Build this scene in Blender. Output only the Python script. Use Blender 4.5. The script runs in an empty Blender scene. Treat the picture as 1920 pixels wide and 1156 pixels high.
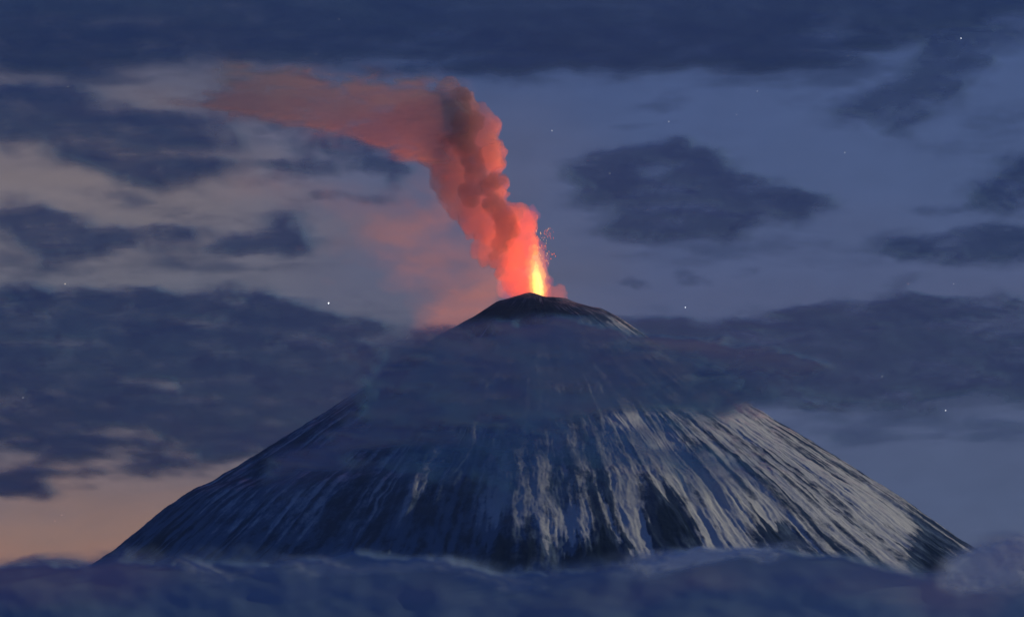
import bpy, math, random
import numpy as np
from mathutils import Vector, noise as mnoise

# ------------------------------------------------------------------ camera, world, light, exposure
# one unit is 100 m; the volcano stands 30 km from the camera
FPX = 5993.0                      # focal length in pixels of the 1920 wide photograph
CAMZ = 15.0
TILT = math.atan((1250 - 578) / FPX)
sc = bpy.context.scene
COL = sc.collection
cam_d = bpy.data.cameras.new("camera")
cam_d.sensor_width = 36.0
cam_d.lens = 36.0 * FPX / 1920.0
cam_d.clip_start = 1.0
cam_d.clip_end = 30000.0
cam = bpy.data.objects.new("camera", cam_d)
cam.location = (0, 0, CAMZ)
cam.rotation_euler = (math.pi / 2 + TILT, 0, 0)
COL.objects.link(cam)
sc.camera = cam

SUN_EL, SUN_AZ = math.radians(16), math.radians(82)   # azimuth clockwise from +Y (view direction)
sun_d = bpy.data.lights.new("moonlight", 'SUN')
sun_d.energy = 1.95
sun_d.angle = math.radians(0.5)
sun_d.color = (1.0, 0.90, 0.68)
sun = bpy.data.objects.new("moonlight", sun_d)
sdir = Vector((math.sin(SUN_AZ) * math.cos(SUN_EL), math.cos(SUN_AZ) * math.cos(SUN_EL), math.sin(SUN_EL)))
sun.rotation_euler = (-sdir).to_track_quat('-Z', 'Y').to_euler()
COL.objects.link(sun)

def srgb(r, g, b):
    f = lambda c: c / 12.92 if c <= 0.04045 else ((c + 0.055) / 1.055) ** 2.4
    return (f(r / 255.0), f(g / 255.0), f(b / 255.0), 1.0)

class NT:
    """small helper for writing node trees"""
    def __init__(s, tree):
        s.t = tree; s.n = tree.nodes; s.l = tree.links
    def new(s, kind, **kw):
        n = s.n.new(kind)
        for k, v in kw.items(): setattr(n, k, v)
        return n
    def put(s, sock, v):
        if hasattr(v, 'is_linked') or isinstance(v, bpy.types.NodeSocket): s.l.new(v, sock)
        else: sock.default_value = v
    def math(s, op, a, b=0.0, c=0.0, clamp=False):
        n = s.new('ShaderNodeMath', operation=op); n.use_clamp = clamp
        s.put(n.inputs[0], a); s.put(n.inputs[1], b)
        if len(n.inputs) > 2: s.put(n.inputs[2], c)
        return n.outputs[0]
    def rng(s, v, a, b, c=0.0, d=1.0, smooth=True):
        n = s.new('ShaderNodeMapRange', interpolation_type='SMOOTHSTEP' if smooth else 'LINEAR')
        s.put(n.inputs[0], v)
        for i, x in zip((1, 2, 3, 4), (a, b, c, d)): s.put(n.inputs[i], x)
        return n.outputs[0]
    def mix(s, f, a, b):
        n = s.new('ShaderNodeMix', data_type='RGBA')
        s.put(n.inputs[0], f); s.put(n.inputs[6], a); s.put(n.inputs[7], b)
        return n.outputs[2]
    def noise(s, vec, scale, detail=4.0, rough=0.5, dist=0.0):
        n = s.new('ShaderNodeTexNoise'); s.put(n.inputs['Vector'], vec)
        n.inputs['Scale'].default_value = scale; n.inputs['Detail'].default_value = detail
        n.inputs['Roughness'].default_value = rough; n.inputs['Distortion'].default_value = dist
        return n.outputs['Fac']
    def ramp(s, v, stops):
        n = s.new('ShaderNodeValToRGB'); s.put(n.inputs[0], v)
        e = n.color_ramp.elements
        e[0].position, e[0].color = stops[0]
        e[1].position, e[1].color = stops[-1]
        for p, c in stops[1:-1]:
            x = e.new(p); x.color = c
        return n.outputs[0]

def build_world():
    w = bpy.data.worlds.new("World"); sc.world = w; w.use_nodes = True
    k = NT(w.node_tree); k.n.clear()
    out = k.new('ShaderNodeOutputWorld')
    tc = k.new('ShaderNodeTexCoord')
    sep = k.new('ShaderNodeSeparateXYZ'); k.l.new(tc.outputs['Generated'], sep.inputs[0])
    X, Y, Z = sep.outputs
    el = k.math('ARCSINE', Z)                            # elevation, radians; the picture spans 0.016 .. 0.21
    az = k.math('ARCTAN2', X, Y)                         # azimuth, 0 = view direction; the picture spans -0.16 .. 0.16
    # streaky unevenness of the thin high overcast
    cmb = k.new('ShaderNodeCombineXYZ'); k.put(cmb.inputs[0], az); k.put(cmb.inputs[1], k.math('MULTIPLY', el, 2.4))
    n1 = k.noise(cmb.outputs[0], 14.0, 6.0, 0.55, 0.4)
    n2 = k.noise(cmb.outputs[0], 42.0, 5.0, 0.55, 0.3)
    elw = k.math('ADD', el, k.math('MULTIPLY', k.math('SUBTRACT', n1, 0.5), 0.03))
    azw = k.math('ADD', az, k.math('MULTIPLY', k.math('SUBTRACT', n1, 0.5), 0.05))
    e01 = k.rng(elw, 0.0, 0.25, smooth=False)
    left = k.ramp(e01, [(0.0, srgb(160, 114, 92)), (0.10, srgb(154, 114, 98)), (0.17, srgb(140, 112, 102)), (0.26, srgb(110, 102, 110)), (0.42, srgb(92, 97, 113)),
                        (0.60, srgb(122, 112, 115)), (0.74, srgb(92, 92, 110)), (0.9, srgb(40, 55, 92)), (1.0, srgb(26, 42, 80))])
    mid = k.ramp(e01, [(0.0, srgb(110, 100, 112)), (0.28, srgb(94, 97, 112)), (0.45, srgb(92, 94, 114)),
                       (0.60, srgb(82, 90, 120)), (0.74, srgb(66, 84, 125)), (0.9, srgb(40, 58, 100)), (1.0, srgb(26, 42, 80))])
    right = k.ramp(e01, [(0.0, srgb(84, 92, 118)), (0.22, srgb(76, 88, 118)), (0.45, srgb(78, 88, 121)),
                         (0.60, srgb(72, 88, 126)), (0.76, srgb(68, 86, 128)), (0.9, srgb(48, 64, 110)), (1.0, srgb(26, 42, 80))])
    c = k.mix(k.rng(azw, -0.12, -0.015), left, mid)
    c = k.mix(k.rng(azw, -0.01, 0.05), c, right)
    # the hemisphere behind and above the camera: dim blue dusk
    c = k.mix(k.rng(k.math('ABSOLUTE', az), 0.35, 1.2), c, srgb(29, 55, 115))
    c = k.mix(k.rng(el, 0.22, 0.9), c, srgb(31, 60, 124))
    c = k.mix(k.rng(el, 0.0, -0.05), c, srgb(20, 34, 70))
    gain = k.math('ADD', 0.86, k.math('MULTIPLY', n2, 0.28))
    bg = k.new('ShaderNodeBackground'); k.put(bg.inputs[0], c); k.put(bg.inputs[1], gain)
    sky = k.new('ShaderNodeTexSky', sky_type='NISHITA'); sky.sun_disc = False
    sky.sun_elevation = SUN_EL; sky.sun_rotation = SUN_AZ; sky.altitude = 1500
    bg2 = k.new('ShaderNodeBackground'); k.put(bg2.inputs[0], sky.outputs[0]); bg2.inputs[1].default_value = 0.0006
    add = k.new('ShaderNodeAddShader'); k.l.new(bg.outputs[0], add.inputs[0]); k.l.new(bg2.outputs[0], add.inputs[1])
    k.l.new(add.outputs[0], out.inputs[0])
build_world()

sc.view_settings.view_transform = 'Standard'
sc.view_settings.look = 'None'
sc.view_settings.exposure = 0.0
sc.view_settings.gamma = 1.0
sc.view_settings.use_curve_mapping = False
sc.render.engine = 'CYCLES'
cy = sc.cycles
cy.use_denoising = True
cy.max_bounces = 6; cy.diffuse_bounces = 2; cy.volume_bounces = 4
cy.transparent_max_bounces = 48
cy.use_fast_gi = False
cy.sample_clamp_indirect = 2.0

# ------------------------------------------------------------------ geometry helpers
CT, ST = math.cos(TILT), math.sin(TILT)
def at(px, py, Y):
    """the point at depth Y (units along +Y) seen at pixel px, py of the photograph; arrays welcome"""
    dx = (np.asarray(px, float) - 960.0) / FPX
    dy = (578.0 - np.asarray(py, float)) / FPX
    d = np.stack(np.broadcast_arrays(dx, CT - dy * ST, ST + dy * CT), -1)
    t = (Y / d[..., 1])[..., None]
    p = d * t; p[..., 2] += CAMZ
    return p
def U(Y=300.0): return Y / FPX            # units per photo pixel at depth Y

def _hash(ix, iy, seed):
    h = (ix.astype(np.int64) * 374761393 + iy.astype(np.int64) * 668265263 + seed * 982451653) & 0xffffffff
    h = ((h ^ (h >> 13)) * 1274126177) & 0xffffffff
    h = h ^ (h >> 16)
    return h.astype(np.float64) / 0xffffffff
def gnoise(x, y, seed):
    """2-D gradient noise, about -1..1"""
    ix, iy = np.floor(x), np.floor(y); fx, fy = x - ix, y - iy
    u, v = fx**3 * (fx * (fx * 6 - 15) + 10), fy**3 * (fy * (fy * 6 - 15) + 10)
    def g(a, b):
        t = _hash(ix + a, iy + b, seed) * 2 * math.pi
        return np.cos(t) * (fx - a) + np.sin(t) * (fy - b)
    return 1.5 * ((g(0, 0) * (1 - u) + g(1, 0) * u) * (1 - v) + (g(0, 1) * (1 - u) + g(1, 1) * u) * v)
def fbm(x, y, seed, octs=5, rough=0.5, ridged=False):
    s, a, tot = 0.0, 1.0, 0.0
    for i in range(octs):
        n = gnoise(x, y, seed + i * 17)
        if ridged: n = 1 - 2 * np.abs(n)
        s = s + a * n; tot += a; a *= rough
        x, y = x * 2.03 + 11.3, y * 2.03 + 7.7
    return s / tot
def sstep(a, b, x):
    t = np.clip((x - a) / (b - a), 0, 1); return t * t * (3 - 2 * t)

def mesh_obj(name, verts, faces, mat, parent=None, attrs=None, smooth=True):
    me = bpy.data.meshes.new(name)
    verts = np.ascontiguousarray(verts, np.float32); faces = np.ascontiguousarray(faces, np.int32)
    n, k = faces.shape
    me.vertices.add(len(verts)); me.vertices.foreach_set('co', verts.ravel())
    me.loops.add(n * k); me.loops.foreach_set('vertex_index', faces.ravel())
    me.polygons.add(n); me.polygons.foreach_set('loop_start', np.arange(0, n * k, k, dtype=np.int32))
    me.update(calc_edges=True)
    me.validate()
    if smooth: me.polygons.foreach_set('use_smooth', np.ones(len(me.polygons), bool))
    for a, v in (attrs or {}).items():
        at_ = me.attributes.new(a, 'FLOAT', 'POINT'); at_.data.foreach_set('value', np.ascontiguousarray(v, np.float32))
    me.materials.append(mat)
    o = bpy.data.objects.new(name, me); COL.objects.link(o)
    if parent is not None: o.parent = parent
    return o
def tag(o, label=None, cat=None, group=None, kind=None):
    for k_, v in (('label', label), ('category', cat), ('group', group), ('kind', kind)):
        if v: o[k_] = v
    return o
def empty(name, loc=(0, 0, 0)):
    o = bpy.data.objects.new(name, None); o.location = loc; COL.objects.link(o); return o

# ------------------------------------------------------------------ ground
def mat_ground():
    m = bpy.data.materials.new('lowland'); m.use_nodes = True
    k = NT(m.node_tree); b = k.n['Principled BSDF']
    g = k.new('ShaderNodeNewGeometry')
    n = k.noise(g.outputs['Position'], 0.03, 8.0, 0.6)
    k.put(b.inputs['Base Color'], k.mix(k.rng(n, 0.42, 0.6), (0.035, 0.04, 0.035, 1), (0.25, 0.27, 0.30, 1)))
    b.inputs['Roughness'].default_value = 0.95
    return m
q = np.linspace(-1, 1, 41); gx, gy = np.meshgrid(q, q); R = 9000.0
gv = np.stack([gx * R, gy * R, fbm(gx * 9, gy * 9, 3) * 1.2 - 1.0], -1).reshape(-1, 3)
ii = np.arange(41 * 41).reshape(41, 41)
gf = np.stack([ii[:-1, :-1], ii[:-1, 1:], ii[1:, 1:], ii[1:, :-1]], -1).reshape(-1, 4)
tag(mesh_obj('ground', gv, gf, mat_ground()), kind='structure')

# ------------------------------------------------------------------ the volcano
YM = 300.0
CX = float(at(1004, 560, YM)[0])
LEFT = [(0, 549), (14, 549), (42, 557), (75, 567), (118, 596), (190, 637), (275, 697), (345, 744), (445, 808), (535, 866),
        (622, 921), (640, 928), (662, 939), (700, 966), (798, 1050), (980, 1176), (1300, 1320), (1800, 1450), (2600, 1548), (3400, 1575)]
RIGHT = [(0, 549), (16, 556), (38, 561), (62, 562), (86, 572), (128, 583), (162, 600), (182, 614), (336, 724), (500, 826), (560, 864),
         (692, 951), (797, 1026), (985, 1146), (1300, 1290), (1800, 1430), (2600, 1540), (3400, 1575)]
def prof(L):
    r = np.array([a * U() for a, b in L]); z = np.array([at(1000, b, YM)[2] for a, b in L]); return r, z
RL, ZL = prof(LEFT); RR, ZR = prof(RIGHT)

def mat_volcano():
    m = bpy.data.materials.new('snow_and_rock'); m.use_nodes = True
    k = NT(m.node_tree); b = k.n['Principled BSDF']
    a = k.new('ShaderNodeAttribute', attribute_name='snow')
    g = k.new('ShaderNodeAttribute', attribute_name='streak')
    pos = k.new('ShaderNodeNewGeometry').outputs['Position']
    n1 = k.noise(pos, 1.6, 6.0, 0.65)
    n2 = k.noise(pos, 6.0, 4.0, 0.6)
    s = k.math('ADD', a.outputs['Fac'], k.math('MULTIPLY', k.math('SUBTRACT', n1, 0.5), 0.55))
    s = k.math('ADD', s, k.math('MULTIPLY', k.math('SUBTRACT', n2, 0.5), 0.30))
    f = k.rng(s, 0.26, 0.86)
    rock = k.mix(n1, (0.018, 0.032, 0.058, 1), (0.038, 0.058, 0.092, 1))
    rock = k.mix(k.rng(a.outputs['Fac'], -1.1, -0.35), (0.006, 0.012, 0.022, 1), rock)      # rock darkened round the crater: the summit's shade put into the colour
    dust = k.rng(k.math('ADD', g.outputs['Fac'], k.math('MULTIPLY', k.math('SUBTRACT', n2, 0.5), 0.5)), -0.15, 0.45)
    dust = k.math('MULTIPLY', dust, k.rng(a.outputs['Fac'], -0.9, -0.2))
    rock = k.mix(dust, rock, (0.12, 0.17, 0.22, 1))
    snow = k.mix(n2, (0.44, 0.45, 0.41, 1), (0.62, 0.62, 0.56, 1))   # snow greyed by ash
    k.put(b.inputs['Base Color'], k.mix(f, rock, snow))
    b.inputs['Roughness'].default_value = 0.85
    b.inputs['Specular IOR Level'].default_value = 0.0
    bm_ = k.new('ShaderNodeBump'); bm_.inputs['Strength'].default_value = 0.3; bm_.inputs['Distance'].default_value = 0.12
    k.put(bm_.inputs['Height'], n1); k.l.new(bm_.outputs[0], b.inputs['Normal'])
    return m

def blobs(px, py, L):
    """sum of soft rotated ellipses (x, y, rx, ry, degrees, weight)"""
    s = np.zeros_like(px)
    for x, y, rx, ry, ang, w in L:
        c, n = math.cos(math.radians(ang)), math.sin(math.radians(ang))
        u, v = ((px - x) * c + (py - y) * n) / rx, (-(px - x) * n + (py - y) * c) / ry
        s = s + w * np.exp(-(u * u + v * v) ** 1.5)
    return s

def build_volcano():
    NF, NB = 1500, 220
    ph = np.concatenate([np.linspace(-1.75, 1.75, NF, endpoint=False), np.linspace(1.75, 2 * math.pi - 1.75, NB, endpoint=False)])
    rr = np.concatenate([np.linspace(0.02, 2.0, 34, endpoint=False), np.linspace(2.0, 46, 560, endpoint=False),
                         46 + 124 * (np.linspace(0, 1, 70) ** 1.5)])
    P, Rr = np.meshgrid(ph, rr)                      # phi 0 faces the camera, positive to the right
    w = 0.5 + 0.5 * np.sin(P)
    zl, zr = np.interp(Rr, RL, ZL), np.interp(Rr, RR, ZR)
    z = zl * (1 - w) + zr * w
    # crater bowl opening behind the front lip
    bowl = sstep(1.7, 0.5, np.hypot(Rr * np.sin(P) - 0.25, Rr * np.cos(P) + 1.1)); z = z - 2.2 * bowl
    back = sstep(0.15, -0.5, np.cos(P)) * sstep(0.2, 1.2, Rr) * sstep(7, 2, Rr); z = z - 0.7 * back
    # gullies and ribs running down from the summit
    lr = np.log(Rr + 2.0)
    wob = 0.06 * fbm(P * 5, lr * 2.0, 5, 5)
    Pw = P + wob
    big = fbm(Pw * 8.5, lr * 0.9, 21, 3)
    med = fbm(Pw * 17.0, lr * 2.0, 31, 4, 0.55, ridged=True)
    fine = fbm(Pw * 44.0, lr * 9.0, 41, 5, 0.6, ridged=True)
    amp = sstep(2.5, 16, Rr) * (1 + 0.4 * sstep(20, 45, Rr))
    x, y = Rr * np.sin(P), -Rr * np.cos(P)
    rough = fbm(x * 0.5, y * 0.5, 61, 5, 0.55)
    dz = amp * (0.50 * big + 0.15 * med + 0.06 * fine) + (0.09 + 0.08 * sstep(3, 20, Rr)) * rough
    rib, gully = np.zeros_like(P), np.zeros_like(P)
    rg = random.Random(12)
    jit = 0.012 * fbm(P * 30, lr * 14, 301, 4, 0.6)
    for i in range(430):
        f0 = rg.uniform(-1.35, 1.5); r0 = rg.uniform(7, 40); ln = rg.uniform(4, 20) * (0.6 + r0 / 40); wd = rg.uniform(0.004, 0.016) * (1.6 if rg.random() < .15 else 1); wt = rg.uniform(0.4, 1.0)
        c0, c1 = np.searchsorted(ph[:NF], [f0 - 5 * wd - .03, f0 + 5 * wd + .03])
        if c1 <= c0: continue
        sl = (slice(None), slice(c0, c1)); rv = Rr[sl]
        g = wt * np.exp(-((P[sl] - f0 + jit[sl] - 0.02 * math.sin(i)) / (wd * (0.5 + 0.9 * np.clip((rv - r0) / ln, 0, 1)))) ** 2) * sstep(r0, r0 + 0.2 * ln, rv) * sstep(r0 + ln, r0 + 0.6 * ln, rv)
        if f0 > 0.12 and rg.random() < .85: rib[sl] = np.maximum(rib[sl], g)
        else: gully[sl] = np.maximum(gully[sl], g)
    dz = dz + amp * (0.11 * rib - 0.08 * gully)
    sil = sstep(0.28, 0.05, np.abs(np.cos(P)))       # keep the skyline flanks calm
    z = z + dz * (1 - 0.75 * sil)
    z = z - 0.25 * sil * amp
    V = np.stack([CX + x, YM + y, z], -1)
    # where a vertex would lie in the photograph: the snow and the bare lava ribs are traced from there
    d = V - np.array([0, 0, CAMZ]); dep = d[..., 1] * CT + d[..., 2] * ST
    px = 960 + d[..., 0] / dep * FPX; py = 578 - (-d[..., 1] * ST + d[..., 2] * CT) / dep * FPX
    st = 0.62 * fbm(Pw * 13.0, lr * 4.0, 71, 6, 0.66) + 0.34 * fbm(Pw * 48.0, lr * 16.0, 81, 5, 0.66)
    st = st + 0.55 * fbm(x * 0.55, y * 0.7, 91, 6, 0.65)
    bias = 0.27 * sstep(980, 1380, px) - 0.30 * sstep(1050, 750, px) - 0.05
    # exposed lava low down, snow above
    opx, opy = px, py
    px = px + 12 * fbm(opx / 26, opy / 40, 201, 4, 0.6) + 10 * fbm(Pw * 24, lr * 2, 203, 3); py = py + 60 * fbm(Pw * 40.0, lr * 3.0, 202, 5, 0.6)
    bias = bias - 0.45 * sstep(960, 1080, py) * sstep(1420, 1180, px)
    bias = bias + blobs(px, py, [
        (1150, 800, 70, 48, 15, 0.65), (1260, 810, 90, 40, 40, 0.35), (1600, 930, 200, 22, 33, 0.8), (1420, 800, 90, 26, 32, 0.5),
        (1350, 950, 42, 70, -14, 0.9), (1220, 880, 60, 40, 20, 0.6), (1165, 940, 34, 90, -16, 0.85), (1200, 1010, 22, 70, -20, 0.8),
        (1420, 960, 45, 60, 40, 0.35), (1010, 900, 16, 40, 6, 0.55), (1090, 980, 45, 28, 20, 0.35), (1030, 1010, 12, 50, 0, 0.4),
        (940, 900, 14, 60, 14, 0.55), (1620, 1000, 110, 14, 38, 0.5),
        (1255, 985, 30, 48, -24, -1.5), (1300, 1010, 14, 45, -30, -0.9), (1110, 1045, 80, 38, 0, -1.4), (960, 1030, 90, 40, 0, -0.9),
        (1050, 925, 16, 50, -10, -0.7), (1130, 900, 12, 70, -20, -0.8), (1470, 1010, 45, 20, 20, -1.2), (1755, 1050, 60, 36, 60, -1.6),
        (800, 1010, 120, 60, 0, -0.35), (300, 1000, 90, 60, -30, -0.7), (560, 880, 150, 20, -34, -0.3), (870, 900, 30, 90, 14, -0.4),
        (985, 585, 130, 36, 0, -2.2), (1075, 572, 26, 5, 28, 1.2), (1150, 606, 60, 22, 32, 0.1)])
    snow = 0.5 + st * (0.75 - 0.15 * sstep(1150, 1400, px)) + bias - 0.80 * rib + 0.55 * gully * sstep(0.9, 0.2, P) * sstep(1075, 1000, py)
    st = st + 0.6 * gully - 0.4 * rib
    n_r, n_p = P.shape
    idx = np.arange(n_r * n_p).reshape(n_r, n_p); nx = np.roll(idx, -1, 1)
    F = np.stack([idx[:-1], idx[1:], nx[1:], nx[:-1]], -1).reshape(-1, 4)
    F = F[:, ::-1]
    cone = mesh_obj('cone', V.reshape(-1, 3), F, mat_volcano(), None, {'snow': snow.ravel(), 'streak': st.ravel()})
    return cone, V, idx

# ------------------------------------------------------------------ clouds
def mat_cloud(name, col, streak=1.0, soft=0.5, rough_scale=0.05):
    """thin matter whose density is stored in the body itself; a finer wispy grain is laid over it"""
    m = bpy.data.materials.new(name); m.use_nodes = True
    k = NT(m.node_tree); k.n.remove(k.n['Principled BSDF']); out = k.n['Material Output']
    a = k.new('ShaderNodeAttribute', attribute_name='cover')
    pos = k.new('ShaderNodeNewGeometry').outputs['Position']
    mp = k.new('ShaderNodeMapping'); k.put(mp.inputs[0], pos); mp.inputs['Scale'].default_value = (0.6, 0.6, 1.9)
    n1 = k.noise(mp.outputs[0], rough_scale * 5, 7.0, 0.60, 0.5)
    d = k.math('ADD', a.outputs['Fac'], k.math('MULTIPLY', k.math('MULTIPLY', k.math('SUBTRACT', n1, 0.5), soft),
               k.rng(a.outputs['Fac'], 0.0, 0.25)), clamp=True)
    df = k.new('ShaderNodeBsdfDiffuse')
    k.put(df.inputs[0], col + (1.0,) if len(col) == 3 else col)
    tl = k.new('ShaderNodeBsdfTranslucent'); k.l.new(df.inputs[0].links[0].from_socket, tl.inputs[0]) if df.inputs[0].is_linked else k.put(tl.inputs[0], tuple(df.inputs[0].default_value))
    m1 = k.new('ShaderNodeMixShader'); m1.inputs[0].default_value = 0.4
    k.l.new(df.outputs[0], m1.inputs[1]); k.l.new(tl.outputs[0], m1.inputs[2])
    tr = k.new('ShaderNodeBsdfTransparent'); mx = k.new('ShaderNodeMixShader')
    k.put(mx.inputs[0], d); k.l.new(tr.outputs[0], mx.inputs[1]); k.l.new(m1.outputs[0], mx.inputs[2])
    k.l.new(mx.outputs[0], out.inputs[0])
    return m

def cloud_body(name, mat, Y, L, win, seed, step=5.0, amax=0.9, lo=0.06, hi=1.2, amp=0.75, cell=(170, 62), thick=9.0,
               warp=34.0, rough=0.55, power=1.1, tilt=0.0, relief=0.25, slant=0.0, cut=0.02, parent=None):
    """a closed, lens-like body with a billowy front and back that thins to nothing at its ragged rim"""
    x0, y0, x1, y1 = win
    xs = np.arange(x0, x1 + step, step); ys = np.arange(y0, y1 + step, step)
    PX, PY = np.meshgrid(xs, ys)
    wx = PX + warp * 1.6 * fbm(PX / 150, PY / 80, seed + 1, 4)
    wy = PY + warp * 0.8 * fbm(PX / 150, PY / 80, seed + 2, 4)
    s = np.zeros_like(PX)
    for x, y, rx, ry, ang, w in L:
        c, n = math.cos(math.radians(ang)), math.sin(math.radians(ang))
        u, v = ((wx - x) * c + (wy - y) * n) / rx, (-(wx - x) * n + (wy - y) * c) / ry
        s = s + w * np.exp(-(u * u + v * v) ** power)
    s = np.where(s > 1, 1 + (s - 1) * 0.35, s)
    tt = math.radians(tilt)
    nx_, ny_ = (PX * math.cos(tt) + PY * math.sin(tt)) / cell[0], (-PX * math.sin(tt) + PY * math.cos(tt)) / cell[1]
    n = fbm(nx_ + 0.4 * fbm(nx_, ny_, seed + 7, 3), ny_, seed + 3, 6, rough * 0.92)
    n2 = fbm(nx_ * 2.2 + 0.8 * n, ny_ * 2.8 + 0.5 * n, seed + 5, 4, 0.5)
    F = s + (1.8 * amp * n + 0.6 * amp * n2) * np.clip(s * 1.6 + 0.15, 0, 1)
    edge = np.minimum(np.minimum(sstep(x0, x0 + 30, PX), sstep(x1, x1 - 30, PX)), np.minimum(sstep(y0, y0 + 25, PY), sstep(y1, y1 - 25, PY)))
    a = sstep(lo, hi, F) * edge
    tot = amax * a * (1 - (0.22 if amax < 0.99 else 0.0) * sstep(0.0, 0.5, -n2 - 0.4 * n))
    sheet = 1 - np.sqrt(1 - tot)                     # two sheets, front and back
    bil = fbm(PX / 150, PY / 70, seed + 9, 3, 0.4)
    t = thick * (relief * a * (1.0 + 0.3 * bil) + 0.12 * np.sqrt(np.clip(a * 4, 0, 1)))
    t = np.where(a > 0, np.maximum(t, 0.02), 0.0)
    mid = at(PX, PY, Y + slant * (850 - PX))         # slant turns a cloud so that its left end drifts away
    front, back = mid.copy(), mid.copy()
    front[..., 1] -= t; back[..., 1] += 0.8 * t
    N = PX.size; idx = np.arange(N).reshape(PX.shape)
    q = lambda I: np.stack([I[:-1, :-1], I[:-1, 1:], I[1:, 1:], I[1:, :-1]], -1).reshape(-1, 4)
    keep = q(tot).max(1) > cut
    rim = (t <= 0)
    bi = np.where(rim, idx, idx + N)
    fq = q(idx)[keep][:, ::-1]; bq = q(bi)[keep]
    V = np.concatenate([front.reshape(-1, 3), back.reshape(-1, 3)])
    Fc = np.concatenate([fq, bq]); den = np.concatenate([sheet.ravel()] * 2)
    used = np.unique(Fc); re = np.full(len(V), -1); re[used] = np.arange(len(used))
    org = V[used].mean(0)
    o = mesh_obj(name, V[used] - org, re[Fc], mat, parent, {'cover': den[used]})
    o.location = org
    return o

GREY = (0.60, 0.62, 0.68)
M_dark = mat_cloud('dusk_cloud', (0.175, 0.365, 0.55))
M_far = mat_cloud('far_dusk_cloud', (0.21, 0.38, 0.58), rough_scale=0.03)
M_veil = mat_cloud('cloud_veil', (0.14, 0.37, 0.57), soft=0.6)
M_sea = mat_cloud('low_cloud', (0.33, 0.50, 0.64), soft=0.15)
M_pale = mat_cloud('pale_cloud', (0.80, 0.92, 0.98), soft=0.3)

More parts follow.
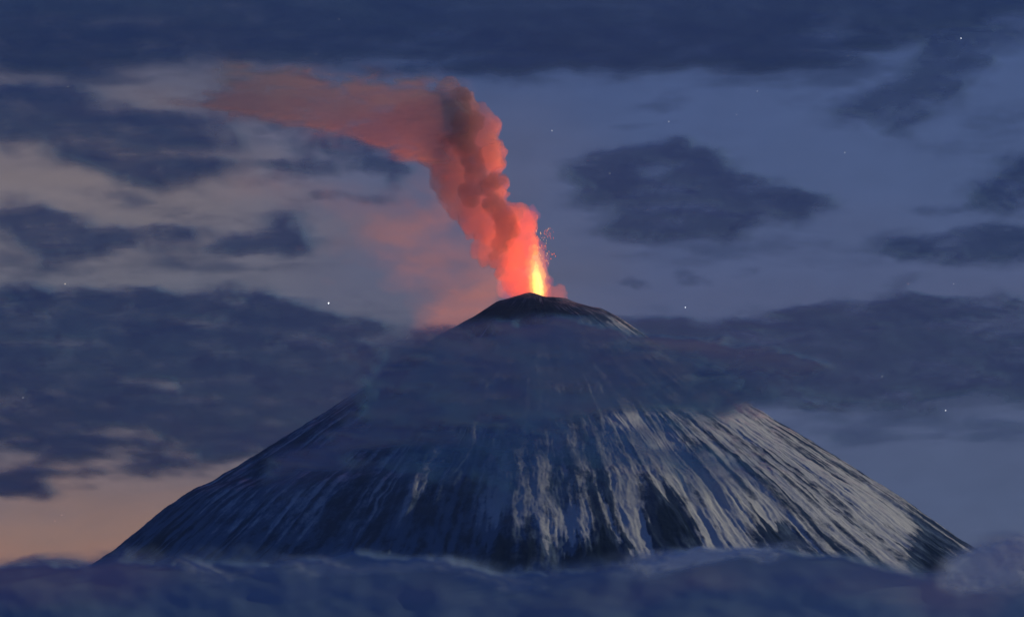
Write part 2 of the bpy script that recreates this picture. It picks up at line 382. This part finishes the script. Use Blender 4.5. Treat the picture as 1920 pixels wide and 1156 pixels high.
CLOUDS = [
 # name, material, depth, blobs, window, seed, options, label
 ('cloud_deck', M_far, 760, [(300, -20, 700, 120, 0, 1.2), (1100, 20, 620, 112, 1, 1.3), (1600, -10, 500, 80, 0, 1.1), (700, 90, 350, 45, 3, 0.8), (60, 110, 150, 60, 0, 0.8), (1350, 90, 300, 44, 0, 0.7)],
  (-60, -60, 1990, 230), 101, dict(amp=0.5, cell=(300, 70), lo=0.10, hi=1.15, amax=0.93), 'broad dark navy cloud deck stretched along the top of the sky above the plume'),
 ('cloud', M_far, 560, [(150, 245, 260, 62, 6, 1.2), (340, 270, 160, 55, 0, 1.1), (60, 210, 140, 50, 0, 0.9), (330, 330, 130, 26, 8, 0.6)],
  (-60, 110, 620, 420), 111, dict(amp=0.45, cell=(200, 60)), 'large dark cloud above the pale gap, second bank down on the left'),
 ('cloud', M_far, 545, [(560, 325, 90, 26, -6, 0.9), (715, 300, 70, 46, 20, 1.0), (640, 275, 90, 24, 10, 0.6), (530, 250, 70, 20, 10, 0.6), (640, 372, 110, 9, 0, 0.5)],
  (420, 190, 840, 420), 123, dict(amp=0.6, cell=(110, 40), amax=0.82), 'ragged dark cloud tucked just under the drifting orange smoke tail'),
 ('cloud', M_far, 520, [(60, 405, 110, 30, 8, 1.0), (150, 455, 180, 34, 6, 0.9), (340, 452, 240, 22, 1, 1.1), (545, 425, 66, 38, 0, 1.1), (250, 380, 40, 16, 0, 0.5), (60, 490, 120, 26, 0, 0.7), (520, 465, 90, 14, 3, 0.6)],
  (-60, 340, 680, 560), 133, dict(amp=0.45, cell=(170, 40), amax=0.88), 'long thin dark cloud streak ending in a rounded lump, left of the eruption'),
 ('cloud_bank', M_dark, 430, [(220, 600, 260, 62, 0, 1.3), (480, 600, 160, 46, 3, 1.1), (60, 640, 200, 80, 0, 1.1), (300, 720, 420, 90, 0, 1.5), (640, 670, 220, 60, 4, 1.2), (120, 820, 260, 66, -3, 1.0), (420, 830, 200, 48, -4, 1.0), (60, 905, 130, 30, 0, 0.8), (620, 790, 200, 60, 0, 0.8)],
  (-60, 500, 1020, 960), 143, dict(amp=0.62, cell=(190, 52), amax=0.93, lo=0.12, hi=1.12), 'great dark blue cloud bank behind the left flank of the volcano'),
 ('cloud', M_far, 520, [(1130, 325, 100, 34, -6, 0.8), (1250, 300, 110, 36, 4, 1.1), (1350, 330, 130, 26, 24, 1.0), (1480, 380, 110, 18, 8, 0.9), (1230, 370, 150, 50, 0, 0.9), (1330, 410, 170, 56, 0, 0.9), (1220, 430, 70, 30, 0, 0.5)],
  (980, 240, 1640, 520), 153, dict(amp=0.5, cell=(130, 46), amax=0.86), 'isolated lens shaped dark cloud with a tapering tail right of the smoke column'),
 ('cloud', M_far, 560, [(1915, 350, 90, 48, -25, 1.2), (1850, 345, 60, 22, 0, 0.7)],
  (1760, 270, 2000, 440), 163, dict(amp=0.4, cell=(110, 46)), 'dark rounded cloud cut by the right edge of the picture'),
 ('cloud', M_far, 600, [(1770, 390, 78, 14, 2, 0.9)],
  (1660, 350, 1860, 425), 167, dict(amp=0.4, cell=(80, 26), amax=0.6, step=4, thick=3), 'small thin dark wisp between the two larger clouds at right'),
 ('cloud', M_far, 580, [(1800, 460, 150, 34, 0, 1.1), (1700, 470, 70, 22, 0, 0.6), (1900, 455, 90, 36, 0, 0.9)],
  (1590, 405, 2000, 530), 173, dict(amp=0.4, cell=(130, 40), amax=0.86), 'flat dark cloud low in the clear sky at right, under the rounded one'),
 ('cloud', M_far, 620, [(1700, 180, 120, 46, 0, 1.0), (1640, 215, 110, 26, 0, 0.6), (1790, 130, 110, 46, -30, 0.8), (1690, 250, 60, 24, 0, 0.6), (1830, 80, 160, 40, -12, 0.6), (1530, 190, 110, 14, 0, 0.3)],
  (1440, 40, 2000, 330), 183, dict(amp=0.55, cell=(130, 50), amax=0.78), 'ragged dark cloud hanging below the deck in the upper right'),
 ('cloud', M_far, 640, [(1250, 190, 80, 14, -8, 0.7), (1190, 235, 70, 10, -6, 0.5)],
  (1080, 150, 1400, 270), 187, dict(amp=0.5, cell=(80, 30), amax=0.35, step=4, thick=3), 'barely visible thin grey wisp high right of the smoke column'),
 ('cloud', M_far, 600, [(1197, 523, 34, 15, 8, 1.0)],
  (1130, 490, 1260, 560), 193, dict(amp=0.35, cell=(50, 26), amax=0.7, step=3, thick=2), 'tiny dark puff of cloud alone right of the lava fountain'),
 ('cloud', M_far, 600, [(1315, 523, 44, 10, 2, 0.8), (1420, 512, 26, 12, 0, 0.6)],
  (1250, 490, 1480, 555), 197, dict(amp=0.4, cell=(50, 26), amax=0.5, step=3, thick=2), 'faint little wisp beside the tiny dark puff'),
 ('cloud_bank', M_dark, 420, [(1540, 600, 190, 36, -5, 1.0), (1690, 570, 70, 36, 8, 0.9), (1850, 600, 170, 40, 4, 1.1), (1500, 650, 340, 50, 2, 1.3), (1760, 690, 260, 52, 2, 1.2), (1400, 690, 240, 60, 8, 1.1), (1560, 730, 220, 36, 8, 0.8), (1900, 740, 120, 22, 6, 0.5)],
  (1120, 490, 1990, 840), 203, dict(amp=0.55, cell=(190, 48), amax=0.93, lo=0.10, hi=1.15), 'great dark blue cloud bank behind the right flank of the volcano'),
 ('cloud', M_far, 470, [(1720, 790, 260, 34, 2, 0.7), (1600, 820, 150, 16, 2, 0.7), (1880, 800, 120, 26, 0, 0.4)],
  (1440, 730, 1990, 880), 207, dict(amp=0.6, cell=(150, 30), amax=0.55), 'thin grey streaky cloud layer over the lower right flank'),
 ('cloud', M_far, 500, [(120, 1075, 120, 28, 0, 0.9), (60, 1056, 50, 14, -20, 0.7), (210, 1075, 90, 30, 0, 0.9)],
  (-20, 1010, 420, 1130), 211, dict(amp=0.4, cell=(90, 26), amax=0.85, step=4), 'ragged dark cloud scrap low against the peach glow'),
 ('cloud', M_far, 660, [(1500, 150, 240, 22, -4, 0.9), (1650, 110, 160, 22, -6, 0.7)],
  (1220, 90, 1940, 200), 221, dict(amp=0.6, cell=(180, 30), amax=0.5, thick=3), 'thin torn fringe hanging from the lower edge of the dark deck at right'),
 ('cloud', M_far, 650, [(1880, 230, 100, 50, -30, 0.8), (1780, 290, 130, 20, 0, 0.5)],
  (1620, 160, 2000, 350), 223, dict(amp=0.6, cell=(120, 40), amax=0.35, thick=3), 'faint grey cloud between the ragged upper right cloud and the rounded one'),
 ('cloud', M_far, 630, [(1480, 470, 220, 26, 4, 0.8), (1250, 480, 160, 14, 2, 0.5)],
  (1080, 420, 1760, 540), 225, dict(amp=0.6, cell=(160, 34), amax=0.35, thick=3), 'faint streaky veil just below the lens shaped cloud'),
 ('cloud', M_far, 540, [(260, 130, 180, 26, -6, 0.9), (400, 100, 120, 18, 14, 0.6), (60, 170, 110, 16, 0, 0.6)],
  (-60, 70, 620, 230), 227, dict(amp=0.6, cell=(130, 36), amax=0.55, thick=3), 'torn grey cloud strips between the top deck and the second bank at left'),
 ('cloud', M_far, 535, [(300, 385, 260, 24, 10, 0.7), (430, 500, 240, 20, 0, 0.6), (120, 520, 150, 20, 0, 0.6)],
  (-60, 340, 760, 570), 229, dict(amp=0.65, cell=(150, 34), amax=0.5, thick=3), 'thin blurred cloud layers around the long dark streak at left'),
]
MIST = [
 ('cloud', M_veil, 262, [(830, 668, 190, 40, 5, 1.0), (1000, 645, 160, 42, 0, 1.5), (1190, 805, 120, 44, 8, -0.5), (1200, 700, 170, 42, 8, 1.1), (1180, 645, 90, 22, 16, 0.45), (960, 720, 280, 62, 0, 1.25), (1240, 720, 200, 50, 6, 1.1), (760, 790, 220, 60, -22, 0.75), (980, 790, 200, 55, 0, 0.6), (640, 830, 150, 40, -30, 0.55)],
  (480, 580, 1520, 960), 301, dict(amp=0.45, cell=(190, 56), amax=0.95, lo=0.0, hi=1.12, thick=6), 'dark cloud veil wrapped across the upper cone below the summit'),
 ('cloud', M_dark, 256, [(1400, 680, 190, 34, 10, 1.0), (1290, 655, 110, 26, 4, 0.9), (1480, 740, 120, 20, 22, 0.7), (1330, 730, 110, 26, 10, 0.7)],
  (1130, 590, 1640, 800), 311, dict(amp=0.5, cell=(150, 44), amax=0.85, lo=0.12, hi=1.12, thick=7), 'dark streaming cloud crossing the right shoulder of the cone'),
 ('cloud', M_veil, 250, [(1250, 860, 160, 30, 12, 0.8), (1060, 850, 190, 56, 0, 1.1), (1300, 800, 160, 30, 14, 0.5), (860, 860, 170, 50, -10, 0.8), (1330, 890, 70, 40, 20, 0.5), (1000, 950, 200, 50, 0, 0.35)],
  (600, 760, 1500, 1060), 321, dict(amp=0.45, cell=(130, 50), amax=0.72, lo=0.0, hi=1.2, thick=4), 'thin grey mist streak lying over the snowy front slope'),
 ('cloud', M_pale, 288, [(1425, 800, 80, 22, 34, 1.0), (1380, 775, 50, 20, 20, 0.7), (1500, 850, 60, 10, 34, 0.5)],
  (1290, 720, 1600, 900), 331, dict(amp=0.4, cell=(80, 34), amax=0.7, lo=0.1, hi=1.0, thick=2, step=4), 'pale moonlit mist blowing off the right flank below the dark clouds'),
]
SEA = [
 ('cloud_sea', M_sea, 235, [(960, 1190, 1400, 108, 0, 2.0), (300, 1108, 420, 66, -1, 1.1), (640, 1085, 220, 36, -4, 0.9), (860, 1095, 160, 30, 4, 0.8), (1440, 1075, 260, 40, 2, 1.2), (1280, 1100, 160, 34, 0, 0.7), (1060, 1120, 220, 40, 0, 0.6), (1890, 1075, 110, 66, 0, 1.3), (1350, 1060, 130, 24, -5, 0.8), (90, 1165, 340, 80, 0, 1.5)],
  (-80, 980, 2000, 1330), 401, dict(amp=0.16, cell=(240, 60), amax=0.9995, lo=0.12, hi=1.0, thick=16, relief=0.10, warp=26, power=1.5), 'smooth low cloud sea covering the foot of the volcano'),
 ('cloud', M_pale, 226, [(1350, 1036, 140, 18, -5, 1.2), (1250, 1058, 90, 18, -12, 1.0)],
  (1120, 990, 1560, 1110), 411, dict(amp=0.3, cell=(100, 30), lo=0.0, hi=1.1, amax=0.9, step=4, thick=3), 'pale wispy crest on the cloud sea below the snowy slope'),
 ('cloud', M_pale, 222, [(1885, 1055, 90, 54, -10, 1.2), (1835, 1075, 70, 36, 0, 0.8)],
  (1740, 980, 2000, 1160), 421, dict(amp=0.35, cell=(110, 50), lo=0.0, hi=1.3, amax=0.8, step=4, thick=5), 'soft pale blue cloud puff at the bottom right corner'),
 ('cloud', M_pale, 224, [(370, 1058, 44, 12, 12, 1.0), (400, 1080, 60, 16, 0, 0.5)],
  (280, 1020, 520, 1120), 431, dict(amp=0.3, cell=(60, 30), amax=0.42, step=4, thick=3), 'small pale puff on the cloud sea at the left foot'),
 ('cloud', M_pale, 221, [(720, 1062, 190, 16, 2, 0.9), (560, 1062, 110, 14, -4, 0.7), (960, 1085, 150, 14, 4, 0.6)],
  (420, 1010, 1180, 1140), 441, dict(amp=0.35, cell=(150, 30), amax=0.30, step=4, thick=4), 'faint pale ridge along the cloud sea beneath the dark lava slope'),
]
for grp, rows in (('clouds in the dusk sky', CLOUDS), ('clouds crossing the volcano', MIST), ('low clouds at the foot of the volcano', SEA)):
    for nm, mt, Y, L, win, seed, kw, lab in rows:
        tag(cloud_body(nm, mt, Y, L, win, seed, **kw), lab, 'cloud', grp)

# ------------------------------------------------------------------ volcano thing
vol = empty('volcano', (CX, YM, 0.0))
tag(vol, 'tall conical snow streaked volcano erupting above the clouds', 'volcano')
cone, VV, VI = build_volcano()
cone.parent = vol; cone.matrix_parent_inverse.identity(); cone.location = (-CX, -YM, 0.0)

# ------------------------------------------------------------------ smoke plume
def from_balls(balls, voxel, bump_amp, bump_scale, fine_amp, Y0, squash=0.75, seed=0):
    """union of balls (px, py, radius px, depth offset units) remeshed and given cauliflower billows"""
    vs, fs, off = [], [], 0
    nu, nv = 18, 12
    for px, py, r, dy in balls:
        c = at(px, py, Y0 + dy); R_ = r * U(Y0)
        th = np.linspace(0, 2 * math.pi, nu, endpoint=False); la = np.linspace(-math.pi / 2, math.pi / 2, nv)
        T, L_ = np.meshgrid(th, la)
        s = np.stack([np.cos(L_) * np.cos(T), np.cos(L_) * np.sin(T) * squash, np.sin(L_)], -1) * R_ + c
        vs.append(s.reshape(-1, 3)); I = np.arange(nu * nv).reshape(nv, nu) + off; J = np.roll(I, -1, 1)
        fs.append(np.stack([I[:-1], J[:-1], J[1:], I[1:]], -1).reshape(-1, 4)); off += nu * nv
    tmp = mesh_obj('tmp', np.concatenate(vs), np.concatenate(fs), M_dark)
    md = tmp.modifiers.new('r', 'REMESH'); md.mode = 'VOXEL'; md.voxel_size = voxel
    sm = tmp.modifiers.new('s', 'SMOOTH'); sm.iterations = 6; sm.factor = 0.5
    dg = bpy.context.evaluated_depsgraph_get(); dg.update()
    ev = tmp.evaluated_get(dg); me = ev.to_mesh()
    n = len(me.vertices); co = np.empty(n * 3, np.float32); me.vertices.foreach_get('co', co); co = co.reshape(-1, 3)
    no = np.empty(n * 3, np.float32); me.vertices.foreach_get('normal', no); no = no.reshape(-1, 3)
    F = np.empty(len(me.loops), np.int32); me.loops.foreach_get('vertex_index', F); F = F.reshape(-1, 4).copy()
    ev.to_mesh_clear(); m0 = tmp.data; bpy.data.objects.remove(tmp); bpy.data.meshes.remove(m0)
    lab = np.arange(n)                                # drop enclosed bubbles: keep only the large islands
    for _ in range(400):
        m_ = lab[F].min(1); old = lab.copy()
        for c_ in range(4): np.minimum.at(lab, F[:, c_], m_)
        lab = lab[lab]
        if (lab == old).all(): break
    cnt = np.bincount(lab, minlength=n); ok = cnt[lab] > 0.08 * cnt.max()
    F = F[ok[F].all(1)]; re_ = np.cumsum(ok) - 1; F = re_[F]; co = co[ok]; no = no[ok]; n = len(co)
    out = co.astype(float).copy()
    for i in range(n):
        p = Vector(co[i]) + Vector((seed * 7.1, seed * 3.3, 0))
        w = mnoise.noise_vector(p * 0.35) * 0.9
        d1 = mnoise.voronoi((p + w) * bump_scale)[0][0]
        d2 = mnoise.voronoi((p + w * 0.6) * bump_scale * 2.3)[0][0]
        h = bump_amp * (0.55 - d1) + bump_amp * 0.45 * (0.5 - d2) + fine_amp * mnoise.fractal(p * 2.0, 0.7, 2.0, 4)
        out[i] = co[i] + no[i] * h
    return out, F

def mat_smoke(name, density, col, surf, surf_col):
    m = bpy.data.materials.new(name); m.use_nodes = True
    k = NT(m.node_tree); k.n.remove(k.n['Principled BSDF']); out = k.n['Material Output']
    v = k.new('ShaderNodeVolumePrincipled'); v.inputs['Density'].default_value = density
    v.inputs['Color'].default_value = col + (1,); v.inputs['Anisotropy'].default_value = 0.0
    k.l.new(v.outputs[0], out.inputs['Volume'])
    df = k.new('ShaderNodeBsdfDiffuse'); df.inputs[0].default_value = surf_col + (1,)
    tr = k.new('ShaderNodeBsdfTransparent'); mx = k.new('ShaderNodeMixShader'); mx.inputs[0].default_value = surf
    k.l.new(tr.outputs[0], mx.inputs[1]); k.l.new(df.outputs[0], mx.inputs[2]); k.l.new(mx.outputs[0], out.inputs[0])
    m.cycles.homogeneous_volume = True
    return m

YP = 303.5
plume = empty('smoke_plume', at(1008, 552, YP)[:])
tag(plume, 'orange lit smoke plume rising from the crater and bending over to the left', 'smoke plume')
def child(o):
    o.parent = plume; o.location = -np.array(plume.location); return o
COLUMN = [(975, 535, 34, 2.5), (962, 508, 34, 2.5), (952, 478, 38, 3), (985, 450, 30, 2), (1001, 408, 19, 1), (985, 412, 30, 1.2), (930, 440, 42, 3.5), (905, 470, 24, 3.5),
          (897, 400, 44, 4), (948, 400, 27, 2), (925, 365, 32, 3.5), (868, 370, 44, 4.5), (934, 346, 24, 2), (850, 325, 50, 5.5), (905, 315, 40, 4), (924, 293, 27, 2.5), (838, 280, 56, 6), (895, 265, 46, 4.5),
          (915, 240, 25, 3.5), (905, 212, 22, 4), (862, 222, 48, 5), (820, 230, 54, 6.5), (870, 190, 26, 5.5), (795, 215, 44, 8), (836, 176, 24, 6), (765, 225, 34, 9)]
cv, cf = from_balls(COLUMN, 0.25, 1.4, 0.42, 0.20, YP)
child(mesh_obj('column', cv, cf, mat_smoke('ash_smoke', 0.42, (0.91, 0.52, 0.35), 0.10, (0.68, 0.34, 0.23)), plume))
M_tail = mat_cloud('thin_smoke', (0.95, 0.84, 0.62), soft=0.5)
M_brown = mat_cloud('brown_haze', (0.80, 0.90, 0.60), soft=0.4)
tl = cloud_body('drifting_tail', M_tail, YP + 2.2, [(650, 200, 180, 54, 4, 1.2), (520, 178, 100, 44, 12, 1.0), (430, 190, 110, 22, -2, 0.35), (760, 205, 110, 52, 6, 1.3), (735, 250, 110, 34, 24, 0.9), (300, 172, 150, 34, 14, 0.22), (450, 125, 70, 16, 20, 0.4)],
                (120, 60, 900, 340), 501, amp=0.5, cell=(150, 44), amax=0.93, lo=0.02, hi=0.9, thick=1.2, relief=0.25, slant=0.0, parent=plume)
tl.location = Vector(tl.location) - plume.location
tl = cloud_body('thin_haze', M_brown, YP + 18, [(860, 490, 80, 60, 0, 0.6), (890, 555, 70, 40, -30, 1.0), (765, 480, 50, 70, -20, 0.6), (840, 590, 90, 30, -30, 0.7), (920, 500, 40, 60, 0, 0.8), (720, 440, 160, 100, 0, 0.45), (820, 430, 80, 110, 0, 0.5), (470, 350, 70, 50, 40, 0.45), (600, 360, 160, 30, 0, 0.3)],
                (380, 290, 1010, 680), 511, amp=0.40, cell=(130, 90), amax=0.34, lo=0.0, hi=1.5, thick=1.5, relief=0.1, parent=plume)
tl.location = Vector(tl.location) - plume.location
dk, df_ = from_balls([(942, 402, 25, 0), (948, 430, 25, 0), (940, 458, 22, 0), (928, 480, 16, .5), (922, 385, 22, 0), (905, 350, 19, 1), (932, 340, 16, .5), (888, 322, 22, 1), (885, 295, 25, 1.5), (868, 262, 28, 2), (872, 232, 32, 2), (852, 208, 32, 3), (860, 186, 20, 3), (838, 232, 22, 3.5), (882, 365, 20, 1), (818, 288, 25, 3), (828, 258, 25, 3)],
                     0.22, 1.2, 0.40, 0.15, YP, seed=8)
child(mesh_obj('shade_smoke', dk, df_, mat_smoke('shade_smoke', 0.55, (0.34, 0.22, 0.18), 0.02, (0.2, 0.15, 0.13)), plume))  # low-albedo smoke added where the column shades itself
side, sf = from_balls([(1050, 548, 15, 0), (1045, 562, 20, 0), (1030, 555, 22, 0)], 0.18, 0.35, 1.0, 0.08, YP + 3, seed=3)
child(mesh_obj('side_puff', side, sf, mat_smoke('side_smoke', 0.22, (0.7, 0.5, 0.4), 0.06, (0.4, 0.3, 0.25)), plume))

# ------------------------------------------------------------------ lava fountain
def mat_glow_volume(name, col, strength, density=0.0):
    m = bpy.data.materials.new(name); m.use_nodes = True
    k = NT(m.node_tree); k.n.remove(k.n['Principled BSDF']); out = k.n['Material Output']
    e = k.new('ShaderNodeEmission'); e.inputs[0].default_value = col + (1,); e.inputs[1].default_value = strength
    k.l.new(e.outputs[0], out.inputs['Volume'])
    m.cycles.homogeneous_volume = True
    return m
def mat_lava(name, col, strength):
    m = bpy.data.materials.new(name); m.use_nodes = True
    k = NT(m.node_tree); b = k.n['Principled BSDF']
    b.inputs['Base Color'].default_value = (0.05, 0.02, 0.01, 1)
    b.inputs['Emission Color'].default_value = col + (1,); b.inputs['Emission Strength'].default_value = strength
    return m
YF = 300.7
fountain = empty('lava_fountain', at(1008, 556, YF)[:])
tag(fountain, 'bright yellow jet of molten lava with red sparks shooting from the summit crater', 'lava fountain')
def fchild(o):
    o.parent = fountain; o.location = -np.array(fountain.location); return o
def jet(name, w, top, mat, dy=0.0, bump=0.05, seed=5):
    L = []
    for i in range(9):
        u = i / 8.0; py = 553 - u * (553 - top)
        L.append((1010 - 9 * u * (553 - top) / 110, py, w * (0.75 + 0.9 * u * (1 - u) * 1.6) * (1 - 0.72 * u ** 1.6), dy))
    v, f = from_balls(L, 0.10, bump, 1.2, 0.04, YF, 1.0, seed)
    fchild(mesh_obj(name, v, f, mat, fountain))
Y1 = (1.0, 0.55, 0.06)
jet('jet', 24, 438, mat_glow_volume('lava_jet', (1.0, 0.30, 0.03), 0.22), 0.0, 0.45, 5)
jet('inner_jet', 17, 462, mat_glow_volume('bright_jet', Y1, 0.45), 0.0, 0.35, 6)
jet('hot_jet', 12.5, 492, mat_glow_volume('hot_jet', (1.0, 0.72, 0.14), 0.8), 0.0, 0.22, 8)
jet('core', 5.5, 512, mat_lava('molten_core', (1.0, 0.85, 0.25), 1.0), 0.0, 0.03, 9)
SHEATH = [(1008, 550, 26, 0), (1006, 525, 30, 0), (985, 530, 34, .5), (955, 535, 26, 1), (1005, 495, 27, 0), (975, 500, 34, .6), (1000, 465, 22, 0), (975, 465, 26, .6), (988, 430, 22, .5), (995, 405, 18, .5)]
v, f = from_balls(SHEATH, 0.2, 0.7, 0.8, 0.15, YF + 1.0, 0.9, 7)
fchild(mesh_obj('glowing_gas', v, f, mat_glow_volume('glowing_gas', (1.0, 0.045, 0.018), 0.15), fountain))
# flying drops of lava
rnd = random.Random(4)
M_drop = mat_lava('lava_drop', (1.0, 0.16, 0.06), 0.9); M_drop2 = mat_lava('hot_lava_drop', (1.0, 0.5, 0.2), 1.2)
def drop(px, py, rpx, stretch, lean, mat):
    c = at(px, py, YF - 1.2 + rnd.uniform(-.5, .5)); r = rpx * U()
    th = np.linspace(0, 2 * math.pi, 6, endpoint=False); la = np.linspace(-math.pi / 2, math.pi / 2, 6)
    T, L_ = np.meshgrid(th, la)
    s = np.stack([np.cos(L_) * np.cos(T), np.cos(L_) * np.sin(T), np.sin(L_) * stretch], -1) * r
    s[..., 0] += s[..., 2] * lean
    I = np.arange(36).reshape(6, 6); J = np.roll(I, -1, 1)
    o = mesh_obj('lava_drop', s.reshape(-1, 3), np.stack([I[:-1], J[:-1], J[1:], I[1:]], -1).reshape(-1, 4), mat, fountain)
    o.location = Vector(c) - fountain.location
for j in range(12):                                   # ballistic arcs of spatter
    vx = rnd.gauss(0.35, 0.6) * 0.16; h = rnd.uniform(60, 128); x0 = 1007 + rnd.uniform(-7, 10)
    for i in range(8):
        u = 0.45 + 0.85 * (i + rnd.random()) / 8.0            # 1 is the top of the arc
        py = 552 - h * (1 - (1 - u) ** 2); px = x0 + vx * h * u + rnd.uniform(-.7, .7)
        drop(px, py, rnd.uniform(0.2, 0.36), rnd.uniform(3.0, 9.0), -vx * (u - 0.2), M_drop if rnd.random() < .75 else M_drop2)
for px, py in ((1033, 485), (1036, 476.5), (1039, 475.5), (1041.5, 480)):
    drop(px, py, 0.8, 1.6, 0.0, M_drop)

def lava_light(pos, power, falloff, smooth):
    lg = bpy.data.lights.new('lava_light', 'POINT'); lg.energy = 1.0; lg.color = (1.0, 0.185, 0.045); lg.shadow_soft_size = 1.3
    lg.use_nodes = True
    k = NT(lg.node_tree); em = k.n['Emission']; fo = k.new('ShaderNodeLightFalloff')
    fo.inputs['Strength'].default_value = power; fo.inputs['Smooth'].default_value = smooth
    k.l.new(fo.outputs[falloff], em.inputs['Strength'])
    o = bpy.data.objects.new('lava_light', lg); o.location = pos; COL.objects.link(o)
lava_light(at(1014, 541, YF + 0.1), 42000.0, 'Quadratic', 400.0)        # the molten pool and foot of the jet, behind the crater lip
lava_light(at(1036, 446, YF + 6.0), 36000.0, 'Quadratic', 400.0)   # added lamp, right of and behind the fountain, to brighten the column's edge

# ------------------------------------------------------------------ stars
def mat_star(name, col, s):
    m = bpy.data.materials.new(name); m.use_nodes = True
    k = NT(m.node_tree); k.n.remove(k.n['Principled BSDF'])
    e = k.new('ShaderNodeEmission'); e.inputs[0].default_value = col + (1,); e.inputs[1].default_value = s
    k.l.new(e.outputs[0], k.n['Material Output'].inputs[0]); return m
M_star = mat_star('starlight', (0.85, 0.9, 1.0), 1.0)
W_, R_ = (0.88, 0.92, 1.0), (1.0, 0.55, 0.5)
STARS = [  # px, py, radius px, strength, colour, label
 (1802, 72, 2.1, 9, W_, 'brightest white star, high in the upper right among ragged clouds'),
 (616, 568, 2.0, 8, W_, 'bright white star in the pale gap left of the summit'),
 (128, 163, 1.6, 3, W_, 'white star beside the pale wisp at the upper left'),
 (953, 62, 1.4, 3, W_, 'star in the dark deck straight above the smoke column'),
 (636, 36, 1.3, 3, W_, 'faint star near the top edge, left of the middle'),
 (592, 101, 1.3, 3, W_, 'faint star just above the drifting orange smoke tail'),
 (1035, 245, 1.5, 1.6, W_, 'white star in clear blue sky close to the smoke column'),
 (1254, 228, 1.5, 1.8, W_, 'star above the lens shaped dark cloud'),
 (1143, 325, 1.6, 4, W_, 'star shining through the front of the lens shaped dark cloud'),
 (1584, 286, 1.4, 1.5, W_, 'faint star below the ragged cloud of the upper right'),
 (1285, 576, 1.6, 3, W_, 'white star low over the right shoulder of the volcano'),
 (122, 532, 1.6, 2.0, (1, .85, .7), 'yellowish star above the great cloud bank at far left'),
 (1654, 706, 1.5, 8, W_, 'star glinting through the great cloud bank at right'),
 (1773, 769, 1.7, 4, W_, 'white star at the lower rim of the cloud bank at right'),
 (380, 715, 1.3, 6, W_, 'faint star inside the great cloud bank at left'),
 (43, 745, 1.3, 5, W_, 'faint star inside the cloud bank near the left edge'),
 (1703, 532, 1.5, 1.6, R_, 'small reddish star above the cloud bank at right'),
 (1788, 532, 1.3, 1.3, W_, 'faint white star right of the small reddish star'),
 (1873, 558, 1.4, 1.6, W_, 'faint white star near the right edge above the bank'),
 (1420, 171, 1.3, 1.4, W_, 'faint star just under the dark deck, right of the middle'),
 (1381, 215, 1.2, 1.2, W_, 'very faint star over the thin grey wisp'),
 (1725, 166, 1.3, 1.8, W_, 'faint star showing through the ragged upper right cloud'),
 (1237, 80, 1.2, 2.5, W_, 'faint star in the dark deck right of the middle'),
 (1590, 105, 1.2, 1.8, W_, 'faint star at the torn edge of the dark deck'),
 (116, 965, 1.4, 1.0, (1, .6, .5), 'upper of two pinkish stars in the peach glow'),
 (103, 976, 1.4, 1.0, (1, .6, .5), 'lower of two pinkish stars in the peach glow'),
]
YS = 1400.0
def star_mesh():
    th = np.linspace(0, 2 * math.pi, 10, endpoint=False); la = np.linspace(-math.pi / 2, math.pi / 2, 7)
    T, L_ = np.meshgrid(th, la)
    s = np.stack([np.cos(L_) * np.cos(T), np.cos(L_) * np.sin(T), np.sin(L_)], -1)
    I = np.arange(70).reshape(7, 10); J = np.roll(I, -1, 1)
    return s.reshape(-1, 3), np.stack([I[:-1], J[:-1], J[1:], I[1:]], -1).reshape(-1, 4)
sv, sf_ = star_mesh()
for px, py, r, s, c, lab in STARS:
    o = mesh_obj('star', sv * r * 0.5 * U(YS), sf_, mat_star('starlight', c, s * 0.8))
    o.location = at(px, py, YS); tag(o, lab, 'star', 'stars in the dusk sky')

# ------------------------------------------------------------------ the air between the camera and the volcano
m = bpy.data.materials.new('dusk_air'); m.use_nodes = True
k = NT(m.node_tree); k.n.remove(k.n['Principled BSDF'])
vs_ = k.new('ShaderNodeVolumePrincipled'); vs_.inputs['Color'].default_value = (0.30, 0.55, 1.0, 1); vs_.inputs['Density'].default_value = 0.00035
vs_.inputs['Anisotropy'].default_value = 0.0
k.l.new(vs_.outputs[0], k.n['Material Output'].inputs['Volume']); m.cycles.homogeneous_volume = True
hb = np.array([[x, y, z] for x in (-330, 330) for y in (-60, 370) for z in (-6, 110)], float)
hf = np.array([[0, 1, 3, 2], [4, 6, 7, 5], [0, 4, 5, 1], [2, 3, 7, 6], [0, 2, 6, 4], [1, 5, 7, 3]])
tag(mesh_obj('haze', hb, hf, m, smooth=False), kind='stuff')
